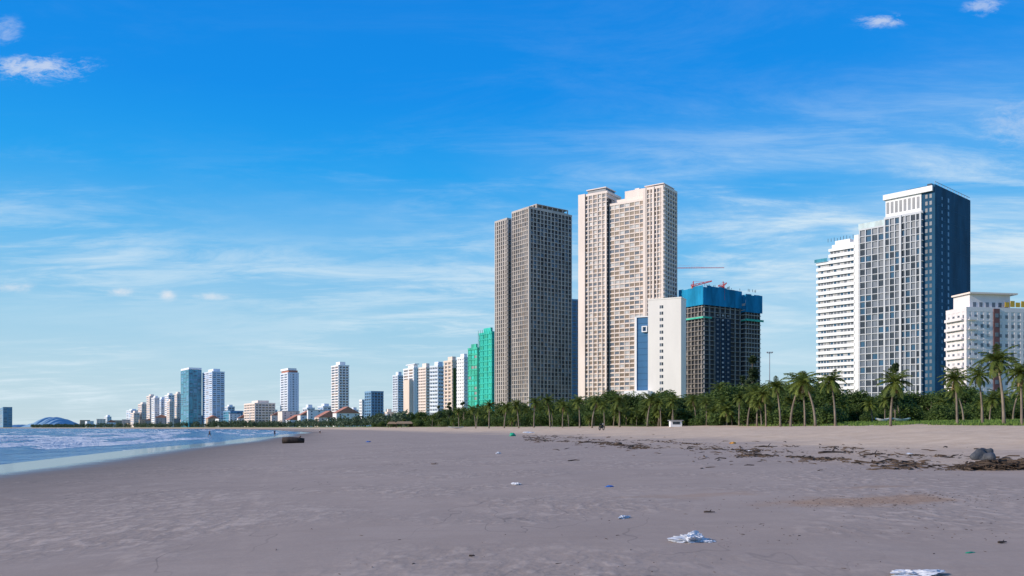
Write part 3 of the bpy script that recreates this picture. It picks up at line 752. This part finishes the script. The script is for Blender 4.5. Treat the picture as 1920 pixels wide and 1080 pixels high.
for px,py,d,lb,q in ((1411,660,190,'tall dark feathery casuarina rising beside the construction tower',2),(1392,700,196,'shorter feathery casuarina left of the tall one',3),(1678,676,150,'dark pointed casuarina before the dark blue hotel tower',3),
   (822,756,420,'pale casuarina at the left end of the planting, first',0),(842,750,415,'pale casuarina at the left end of the planting, second',1),(868,748,410,'taller casuarina below the green netted tower',0),(895,754,380,'casuarina just right of the green netted tower foot',1)):
    x=gx(px,d); o=inst(pines[q],(x,d,3.0),random.uniform(0,6),(gz(py,d)-3)/10.9); tag(o,lb,'tree')
mb=MB(); rd=random.Random(5)
px=60
while px<760:
    d=onx(px,1.0)+rd.uniform(8,60); x=gx(px,d); hh=rd.uniform(4,9)*(1 if d<1200 else 1.2); ww=hh*.9
    if not(140<px<400 and rd.random()<.5):
        n=90
        for q in range(n):
            v=Vector((rd.gauss(0,1),rd.gauss(0,1),rd.gauss(0,1))).normalized()*(rd.random()**.4)
            p=Vector((x+v.x*ww*.6,d+v.y*ww*.5,LAND+hh*.5+v.z*hh*.5)); ls=hh*.13
            a=Vector((rd.gauss(0,1),rd.gauss(0,1),rd.gauss(0,1))).normalized()*ls; b2=a.cross(Vector((rd.gauss(0,1),rd.gauss(0,1),rd.gauss(0,1)))).normalized()*ls*.6
            n0=len(mb.v); mb.v+=[tuple(p-a),tuple(p+b2),tuple(p+a),tuple(p-b2)]; mb.f.append((n0,n0+1,n0+2,n0+3)); mb.m.append(0)
    px+=2.0*900/d*rd.uniform(.6,1.4)
o=mb.build('tree_belt',M['leaff']); tag(o,'distant belt of trees along the far shore','trees',kind='stuff')
mb=MB()
for i in range(26000):
    t_=.985+abs(rd.gauss(0,.12)); yy=rd.uniform(50,150); a=lerp_pts(XS,yy);b_=lerp_pts(XT,yy); x=a+(b_-a)*t_
    if nz(x*.3,yy*.3,4)<-.05 and t_<1.04: continue
    z=gh(x,yy); h=rd.uniform(.1,.42); an=rd.uniform(0,3.14); w=.08
    n0=len(mb.v); mb.v+=[(x-w*math.cos(an),yy-w*math.sin(an),z-.02),(x+w*math.cos(an),yy+w*math.sin(an),z-.02),(x+rd.uniform(-.15,.15),yy+rd.uniform(-.15,.15),z+h)]
    mb.f.append((n0,n0+1,n0+2)); mb.m.append(0)
o=mb.build('dune_grass',M['grass']); tag(o,'green grass strip at the top of the beach','grass',kind='stuff')

# ---------------- debris ----------------
rd=random.Random(11)
mb=MB()
def twig(mb,x,y,z,L,w):
    a=rd.uniform(0,6.28); e=rd.uniform(-.15,.3)
    d=Vector((math.cos(a),math.sin(a),e))*L/2; p=Vector((x,y,z+w*.5))
    q=p+Vector((rd.uniform(-.15,.15)*L,rd.uniform(-.15,.15)*L,rd.uniform(0,.1)*L))
    mb.bar(p-d,q,w,w2=w*.9); mb.bar(q,p+d,w*.9,w2=w*.4)
for i in range(5600):
    yy=27*math.exp(rd.random()*1.6); 
    ln_=rd.random()
    t_=(.480 if ln_<.75 else .535)+rd.gauss(0,.006)+.045*nz(yy*.10,2.2)+.014*nz(yy*.6,7.7)
    if rd.random()<.25: t_+=rd.gauss(0,.04)
    a=lerp_pts(XS,yy);b_=lerp_pts(XT,yy); x=a+(b_-a)*t_
    if nz(x*.6,yy*.26,8)<-.12+rd.uniform(-.3,.3): continue
    px=960+F*x/yy
    if px<980: continue
    sz=rd.random()**4
    twig(mb,x,yy,gh(x,yy)-.005,.06+.6*sz,.012+.045*sz)
o=mb.build('wrack_line',M['wood']); tag(o,'brown band of washed up twigs and debris across the upper sand','beach debris',kind='stuff')
mb=MB()
for i in range(300):
    c=hit(1640,940) if i==0 else c; x=c.x+rd.gauss(0,1.4); yy=c.y+rd.gauss(0,.7); twig(mb,x,yy,gh(x,yy)-.005,.02+.05*rd.random(),.008)
for i in range(420):
    px=rd.uniform(500,1900); py=rd.uniform(835,1040); 
    if rd.random()<.5: px=rd.uniform(1350,1900); py=rd.uniform(850,1000)
    yy=1600*1.4/(py-802); x=gx(px,yy); twig(mb,x,yy,gh(x,yy)-.004,.015+.10*rd.random()**4,.008)
o=mb.build('wood_chips',M['wood']); tag(o,'scattered brown wood chips and crumbs on the damp sand','beach debris',kind='stuff')
c=hit(1868,880); mb=MB()
for i in range(800):
    r_=rd.gauss(0,.5); x=c.x+r_*1.2+.1; yy=c.y+rd.gauss(0,.35); z=gh(x,yy)+max(0,.26-abs(r_)*.2)*rd.random()
    twig(mb,x,yy,z,.12+.8*rd.random()**2.5,.012+.035*rd.random()**2)
o=mb.build('driftwood_heap',M['wood']); tag(o,'heap of brown driftwood and roots under the dark boulder','driftwood')
def blob(name,loc,sx,sy,sz,mt,label,cat,amp=.25,fr=3,seed=0,sub=4,rz=0,ridge=False):
    import bmesh
    bm=bmesh.new(); bmesh.ops.create_icosphere(bm,subdivisions=sub,radius=1)
    for v in bm.verts:
        n=noise.noise(v.co*fr*.6+Vector((seed*7.1,0,0)))
        if ridge: n=n*.9+(1-2*abs(noise.noise(v.co*fr+Vector((seed*3.1,5,0))))*1.8)*.35+.22*noise.noise(v.co*fr*3+Vector((seed,3,0)))
        v.co*=1+amp*n
        v.co=Vector((v.co.x*sx,v.co.y*sy,max(v.co.z,-.3)*sz))
    me=bpy.data.meshes.new(name); bm.to_mesh(me); bm.free(); me.materials.append(M[mt])
    if not ridge: me.polygons.foreach_set('use_smooth',[True]*len(me.polygons))
    o=link(name,me,None,Vector(loc)+Vector((0,0,sz*.25))); o.rotation_euler=(0,0,rz); return tag(o,label,cat)
p=hit(1849,868,20); blob('boulder',p+Vector((0,0,.12)),.40,.3,.33,'rock','dark grey smooth boulder on the driftwood heap','rock',.8,1.9,5)
blob('plastic_bag',hit(1297,1016),.20,.13,.075,'plastic','large crumpled white plastic bag, nearest whole one in the foreground','bag',.95,2.4,1,5,.4,True)
blob('plastic_bag',hit(1326,1017),.10,.05,.02,'plastic','small white plastic scrap touching the large crumpled bag','plastic litter',.7,3,5,4,.1,True)
blob('plastic_bag',hit(1169,972),.13,.07,.035,'plastic','small crumpled white bag between the blue scrap and large bag','bag',.8,2.2,2,4,1,True)
blob('plastic_bag',hit(967,909),.18,.09,.045,'plastic','thin white plastic bag lying left of the blue scrap','bag',.9,2.2,3,4,2,True)
blob('plastic_bag',hit(1712,1079),.20,.13,.045,'plastic','pale bluish bag cut off by the lower picture edge','bag',.8,2.2,4,5,0,True)
blob('plastic_scrap',hit(1143,913),.11,.06,.03,'bluepl','flat blue plastic scrap on the sand','plastic litter',.5,2,6,3,.5,True)
blob('plastic_bag',hit(934,851),.15,.1,.08,'plastic','upright pale bag on the middle sand','bag',.6,2,7,4,.5,True)
blob('plastic_scrap',hit(691,829),.3,.2,.1,'bluepl','small dark blue scrap on the sand near the water side','plastic litter',.5,2,8,3,.5,True)
blob('plastic_scrap',hit(1820,1037),.08,.02,.012,'greenpl','tiny pale green strip near the lower right corner','plastic litter',.5,2,9,3,.5,True)
blob('cloth_scrap',hit(1374,832),.25,.18,.1,'orangepl','orange cloth lump in the debris line','cloth',.5,2,10,3,.5,True)
blob('driftwood_lump',hit(1160,834),.3,.2,.16,'wood','rounded brown lump at the left of the debris line','driftwood',.4,2,11,3,.5,False)
blob('plastic_bag',hit(1410,846),.2,.12,.06,'plastic','white scrap in the middle of the debris line','plastic litter',.6,2,12,3,.5,True)
blob('plastic_bag',hit(1705,852),.13,.09,.04,'plastic','white scrap in the right part of the debris line','plastic litter',.6,2,13,3,.5,True)
blob('rubbish_sack',hit(961,818),.5,.4,.4,'greenpl','green sack on the sand below the palms','bag',.4,2,14,3,.5,False)
blob('plastic_bag',hit(990,812),1.0,.5,.2,'plastic','pale sheet of plastic right of the green sack','plastic litter',.5,2,15,3,.0,True)
for i,(px,py,L_,lb) in enumerate(((815,871,.35,'short pale stick alone on the mid left sand'),(1330,962,.2,'short dark stick right of the small white bag'),(1440,838,1.1,'long dark branch in the debris line'),(1560,850,1.3,'branch in the debris line left of the boulder'),(1640,853,.9,'dark stick between branch and boulder in the debris line'),(1100,830,1.4,'branch at the left end of the debris line'),(1880,1020,.15,'short stick close to the right picture edge'),(885,1045,.08,'tiny pebble like stick low in the centre foreground'))):
    p=hit(px,py); mb=MB()
    a=rd.uniform(-.4,.4); dv=Vector((math.cos(a),math.sin(a),0)); q=[dv*L_*(k/4-.5)+Vector((0,rd.uniform(-.06,.06)*L_,.02+.04*L_*rd.random())) for k in range(5)]
    w=.01+.03*L_; mb.tube(q,[w,w*1.1,w*.9,w*.7,w*.4],7); mb.bar(q[2],q[2]+Vector((.2*L_,.15*L_,.18*L_)),w,w2=w*.4)
    o=mb.build('driftwood_stick',M['wooddk'] if i else M['wood'],None,True,p); tag(o,lb,'stick')
p=hit(550,831); r=empty('driftwood_log',p,R(8)); tag(r,'thick dark log lying on the wet sand near the water','log')
mb=MB(); mb.tube([(-1.4,0,.35),(-.5,.05,.4),(.5,0,.38),(1.4,-.05,.32)],[.42,.44,.4,.33],12); mb.build('log_body',M['wooddk'],r,True)
mb=MB(); mb.bar((.6,0,.5),(1.0,-.2,.95),.18,w2=.08); mb.build('branch_stub',M['wooddk'],r)
mb=MB(); mb.tube([(-1.42,0,.35),(-1.40,0,.35)],[.36,.36],12); mb.build('cut_end',M['wood'],r)
# ---------------- people ----------------
def skin(name,V,E,mt,parent,sub=1):
    me=bpy.data.meshes.new(name); keys=list(V); me.from_pydata([V[k][0] for k in keys],[(keys.index(a),keys.index(c)) for a,c in E],[])
    o=link(name,me,parent); md=o.modifiers.new('s','SKIN'); me.skin_vertices.new() if not me.skin_vertices else None
    for i,k in enumerate(keys):
        sv=me.skin_vertices[0].data[i]; r_=V[k][1]; sv.radius=(r_,r_) if not isinstance(r_,tuple) else r_; sv.use_root=(i==0)
    s2=o.modifiers.new('b','SUBSURF'); s2.levels=s2.render_levels=sub
    me.materials.append(M[mt]); return o
def person(loc,rz,label,shirt,stride,hs=1.0):
    r=empty('person',loc,rz,hs); tag(r,label,'person')
    s=stride
    V={'pel':((0,0,.93),.13),'waist':((0,0,1.08),.12),'chest':((0,-.01,1.3),(.16,.11)),'neck':((0,-.02,1.46),.055),'chin':((0,-.03,1.53),.075),'head':((0,-.02,1.62),.095),'crown':((0,-.01,1.69),.07)}
    E=[('pel','waist'),('waist','chest'),('chest','neck'),('neck','chin'),('chin','head'),('head','crown')]
    for n_,sg in (('l',1),('r',-1)):
        q=sg*s
        V[n_+'hip']=((.09*sg,0,.88),.095);V[n_+'kn']=((.1*sg,-.22*q-.03,.5),.062);V[n_+'an']=((.1*sg,-.38*q+(.06 if q<0 else 0),.09),.04);V[n_+'toe']=((.11*sg,-.38*q-.15,.03),.035)
        V[n_+'sh']=((.18*sg,0,1.4),.06);V[n_+'el']=((.25*sg,.14*q+.02,1.13),.042);V[n_+'wr']=((.26*sg,.1*q-.1,.89),.027);V[n_+'pa']=((.26*sg,.1*q-.13,.82),.026)
        E+=[('pel',n_+'hip'),(n_+'hip',n_+'kn'),(n_+'kn',n_+'an'),(n_+'an',n_+'toe'),('chest',n_+'sh'),(n_+'sh',n_+'el'),(n_+'el',n_+'wr'),(n_+'wr',n_+'pa')]
        for f_ in range(5):
            k=n_+'f%d'%f_; V[k]=((.26*sg,.1*q-.17+.02*f_,.745-.01*(2-abs(2-f_)) if f_ else .79),.009); E.append((n_+'pa',k))
    skin('body',V,E,'skin',r)
    T={k:(V[k][0],tuple(x+.022 for x in (V[k][1] if isinstance(V[k][1],tuple) else (V[k][1],)*2))) for k in ('pel','waist','chest','lsh','rsh','lel','rel')}
    skin('shirt',T,[('pel','waist'),('waist','chest'),('chest','lsh'),('chest','rsh'),('lsh','lel'),('rsh','rel')],shirt,r)
    T={k:(V[k][0],V[k][1]+.025) for k in ('pel','lhip','rhip','lkn','rkn')}
    skin('shorts',T,[('pel','lhip'),('pel','rhip'),('lhip','lkn'),('rhip','rkn')],'shorts',r)
    T={'a':((0,.01,1.66),.1),'b':((0,.03,1.6),.09)}; skin('hair',T,[('a','b')],'rubber',r)
person((gx(393,215),215,-.06),R(70),'person in dark red top wading at the water edge, left of three walkers','shirtr',1)
person((gx(515,240),240,-.04),R(20),'person in navy top in the shallows, middle of three walkers','shirtb',.5)
person((gx(600,265),265,gh(gx(600,265),265)),R(-60),'person in pale top on the wet sand, right of three walkers','shirtw',.8)
# ---------------- motorbike ----------------
p=hit(1128,807); r=empty('motorbike',p,R(60),1.35); tag(r,'black motorbike parked on the sand below the cream tower','motorbike')
def ring(mb,c,R_,r_,n=20,m=6):
    n0=len(mb.v)
    for i in range(n):
        a=2*math.pi*i/n
        for j in range(m):
            b2=2*math.pi*j/m; q=R_+r_*math.cos(b2); mb.v.append((c[0]+q*math.cos(a),c[1]+r_*math.sin(b2),c[2]+q*math.sin(a)))
    for i in range(n):
        for j in range(m):
            mb.f.append((n0+i*m+j,n0+((i+1)%n)*m+j,n0+((i+1)%n)*m+(j+1)%m,n0+i*m+(j+1)%m)); mb.m.append(0)
for x in (-.62,.62):
    mb=MB(); ring(mb,(x,0,.3),.26,.05); w=mb.build('wheel',M['rubber'],r)
    mb=MB(); 
    for k in range(6): mb.bar((x,0,.3),(x+.24*math.cos(k*1.047),0,.3+.24*math.sin(k*1.047)),.02)
    mb.build('spokes',M['metal'],w)
mb=MB(); mb.tube([(-.45,0,.45),(-.1,0,.42),(.2,0,.5),(.42,0,.75)],[.13,.16,.12,.09],8); mb.build('body',M['rubber'],r,True)
mb=MB(); mb.tube([(-.65,0,.8),(-.3,0,.8),(.08,0,.74)],[.09,.13,.1],8); mb.build('seat',M['shorts'],r,True)
mb=MB(); mb.bar((.62,0,.3),(.4,0,.98),.06); mb.build('fork',M['metal'],r)
mb=MB(); mb.bar((.38,-.33,1.02),(.38,.33,1.02),.04); mb.bar((.38,.25,1.02),(.42,.3,1.2),.02); mb.bar((.38,-.25,1.02),(.42,-.3,1.2),.02); mb.build('handlebar',M['rubber'],r)
mb=MB(); mb.tube([(.46,0,.88),(.54,0,.88)],[.1,.08],10); mb.build('headlight',M['plastic'],r)
# ---------------- lamp mast, kiosk, boats, shelters ----------------
x=gx(1443,200); r=empty('lamp_mast',(x,200,3)); tag(r,'tall street lamp mast standing right of the dark casuarina','street lamp')
zt=gz(662,200)-3
mb=MB(); mb.tube([(0,0,-1),(0,0,zt)],[.16,.09],8); mb.build('pole',M['metal'],r)
mb=MB(); mb.bar((-.6,0,zt),(.6,0,zt),.1); mb.build('crossarm',M['metal'],r)
for s_ in (-.55,0,.55):
    mb=MB(); mb.box(s_-.16,s_+.16,-.3,.1,zt+.03,zt+.3); mb.build('lamp_head',M['grey'],r)
d=165; x=gx(1268,d); z=gh(x,d); r=empty('beach_kiosk',(x,d,z)); tag(r,'small white kiosk under the palms before the white slab building','kiosk')
mb=MB(); mb.box(-1.1,1.1,0,1.6,0,1.2); mb.build('wall',M['white'],r); mb=MB(); mb.box(-1.35,1.35,-.3,1.8,1.2,1.32); mb.build('roof',M['grey'],r)
mb=MB(); mb.box(-.7,.7,-.05,-.004,.5,1.0); mb.build('hatch',M['gdark'],r)
def boat(px,py,L,mt,label,rz=.1,p=None):
    p=p or hit(px,py); r=empty('rowing_boat',p,rz); tag(r,label,'boat'); mb=MB(); n=12
    for i in range(n+1):
        u=i/n; x=(u-.5)*L; w=.55*math.sin(math.pi*min(max(u,.04),.96))**.5; 
        for k in range(7):
            a=math.pi*k/6; mb.v.append((x,-math.cos(a)*w,.55+.2*(2*u-1)**2-math.sin(a)*.5*math.sin(math.pi*min(max(u,.1),.9))**.5))
    for i in range(n):
        for k in range(6): q=i*7+k; mb.f.append((q,q+1,q+8,q+7)); mb.m.append(0)
    mb.build('hull',M[mt],r,True)
    for u in (-.2,.15): m2=MB(); m2.box(u*L-.12,u*L+.12,-.45,.45,.42,.47); m2.build('bench',M['wood'],r)
boat(1690,792,3.0,'groof','small pale blue boat on the grass below the dark blue hotel'); boat(855,804,5,'plastic','white boat pulled up near the left end of the palms')
boat(1655,792,2.4,'plastic','small white boat left of the blue one')
for px,lb in ((758,'long low thatched beach shelter at the left end of the palms'),(735,'smaller thatched shelter beside the long one')):
    d=onx(px,.93); x=gx(px,d); z=gh(x,d); L=9 if px==758 else 5
    r=empty('beach_shelter',(x,d,z),.2); tag(r,lb,'shelter')
    mb=MB(); mb.v+=[(-L/2,-2,1.9),(L/2,-2,1.9),(L/2,2,1.9),(-L/2,2,1.9),(-L/2+1,0,3.1),(L/2-1,0,3.1)]; mb.f+=[(0,1,5,4),(1,2,5),(2,3,4,5),(3,0,4),(0,3,2,1)]; mb.m+=[0]*5; mb.build('roof',M['thatch'],r)
    for i in range(4):
        for j in (-1.6,1.6):
            m2=MB(); u=-L/2+.4+(L-.8)*i/3; m2.bar((u,j,-.2),(u,j,1.95),.15); m2.build('post',M['wood'],r)

# ---------------- camera, light, world ----------------
cam=bpy.data.cameras.new('camera'); co=bpy.data.objects.new('camera',cam); COL.objects.link(co); sc.camera=co
co.location=(0,0,CZ); co.rotation_euler=(R(90),0,0); cam.sensor_width=36; cam.lens=36*F/1920; cam.shift_y=(HZ-540)/1920; cam.clip_end=40000; cam.clip_start=.2
sd=Vector((-.90,-.26,.42)).normalized()
el=math.asin(sd.z); azs=math.atan2(sd.x,sd.y)
L_=bpy.data.lights.new('sun','SUN'); L_.energy=4.5; L_.angle=R(.5); L_.color=(1,.87,.74)
lo=bpy.data.objects.new('sun',L_); COL.objects.link(lo); lo.rotation_euler=sd.to_track_quat('Z','Y').to_euler()
w=bpy.data.worlds.new('World'); sc.world=w; w.use_nodes=True; nt=w.node_tree; bg=nt.nodes['Background']
sky=nt.nodes.new('ShaderNodeTexSky'); sky.sky_type='NISHITA'; sky.sun_disc=False; sky.sun_elevation=el; sky.sun_rotation=azs; sky.ozone_density=3; sky.dust_density=.6
gen=nd(nt,'ShaderNodeTexCoord').outputs['Generated']; sp=nd(nt,'ShaderNodeSeparateXYZ'); nt.links.new(gen,sp.inputs[0]); X,Y,Z=sp.outputs
rp=nt.nodes.new('ShaderNodeValToRGB'); nt.links.new(Z,rp.inputs[0]); cr=rp.color_ramp
st=[(0,(.58,.72,.79)),(.06,(.48,.70,.83)),(.12,(.33,.63,.85)),(.2,(.11,.49,.89)),(.28,(.01,.37,.90)),(.36,(.0,.28,.86)),(.5,(.0,.22,.78)),(1,(.10,.17,.38))]
cr.elements[0].position=0; cr.elements[0].color=(*st[0][1],1); cr.elements[1].position=1; cr.elements[1].color=(*st[-1][1],1)
for p_,c_ in st[1:-1]: e=cr.elements.new(p_); e.color=(*c_,1)
sc10=nt.nodes.new('ShaderNodeVectorMath'); sc10.operation='SCALE'; sc10.inputs['Scale'].default_value=10; nt.links.new(rp.outputs[0],sc10.inputs[0])
base=mixc(nt,.92,sky.outputs[0],sc10.outputs[0])
zz=mth(nt,'ADD',mth(nt,'MAXIMUM',Z,0),.11)
cx=mth(nt,'DIVIDE',X,zz); cy=mth(nt,'DIVIDE',Y,zz)
cv=nd(nt,'ShaderNodeCombineXYZ'); nt.links.new(cx,cv.inputs[0]); nt.links.new(cy,cv.inputs[1])
c1=noi(nt,cv.outputs[0],.7,6,.6,(.8,1.3,1),.25,.4); c2=noi(nt,cv.outputs[0],.33,2,.5,(1,1.2,1)); c3=noi(nt,cv.outputs[0],2.6,7,.72,(.6,1.6,1),.35,.5)
cl=mth(nt,'ADD',mth(nt,'MULTIPLY',c1,.5),mth(nt,'MULTIPLY',c3,.5))
side=step(nt,mth(nt,'DIVIDE',X,mth(nt,'MAXIMUM',Y,.05)),-.35,.5)
lim=mth(nt,'SUBTRACT',1,step(nt,mth(nt,'SUBTRACT',Z,mth(nt,'MULTIPLY',side,.06)),.15,.33))
wisp=mth(nt,'MULTIPLY',step(nt,cl,.45,.63),step(nt,c2,.36,.56))
wisp=mth(nt,'MULTIPLY',wisp,mth(nt,'ADD',mth(nt,'MULTIPLY',lim,.95),.08))
haze=mth(nt,'MULTIPLY',step(nt,c1,.34,.66),mth(nt,'MULTIPLY',lim,mth(nt,'ADD',.16,mth(nt,'MULTIPLY',side,.36))))
cl=mth(nt,'ADD',mth(nt,'MULTIPLY',wisp,.72),haze,clamp=True)
ux=mth(nt,'DIVIDE',X,mth(nt,'MAXIMUM',Y,.05)); uz=mth(nt,'DIVIDE',Z,mth(nt,'MAXIMUM',Y,.05))
uv=nd(nt,'ShaderNodeCombineXYZ'); nt.links.new(ux,uv.inputs[0]); nt.links.new(uz,uv.inputs[1])
pn=noi(nt,uv.outputs[0],30,7,.75,(.8,2.0,1),.25,.4)
puff=None
for (px,py,rx,ry,k,am) in ((75,128,100,26,.6,5.5),(1650,39,50,15,.55,5),(1845,12,40,20,.4,5),(224,548,32,11,.75,2.5),(315,553,20,13,.8,2.5),(398,556,44,8,.55,3),(20,540,60,12,.5,3),(1905,235,80,50,.3,4),(10,60,34,30,.3,4)):
    a=mth(nt,'DIVIDE',mth(nt,'SUBTRACT',ux,(px-960)/F),rx/F); c_=mth(nt,'DIVIDE',mth(nt,'SUBTRACT',uz,(HZ-py)/F),ry/F)
    dd=mth(nt,'SQRT',mth(nt,'ADD',mth(nt,'MULTIPLY',a,a),mth(nt,'MULTIPLY',c_,c_)))
    v=mth(nt,'MULTIPLY',step(nt,mth(nt,'ADD',dd,mth(nt,'MULTIPLY',mth(nt,'SUBTRACT',pn,.5),am)),1.2,-.3),k)
    v=mth(nt,'MULTIPLY',v,step(nt,dd,1.5,.5))
    puff=v if puff is None else mth(nt,'MAXIMUM',puff,v)
fin=mixc(nt,mth(nt,'MULTIPLY',cl,.85),base,(7.2,8.5,9.3))
fin=mixc(nt,puff,fin,(8.2,8.4,8.8))
nt.links.new(fin,bg.inputs[0]); bg.inputs[1].default_value=.1
sc.view_settings.view_transform='Standard'; sc.view_settings.look='None'; sc.view_settings.exposure=0
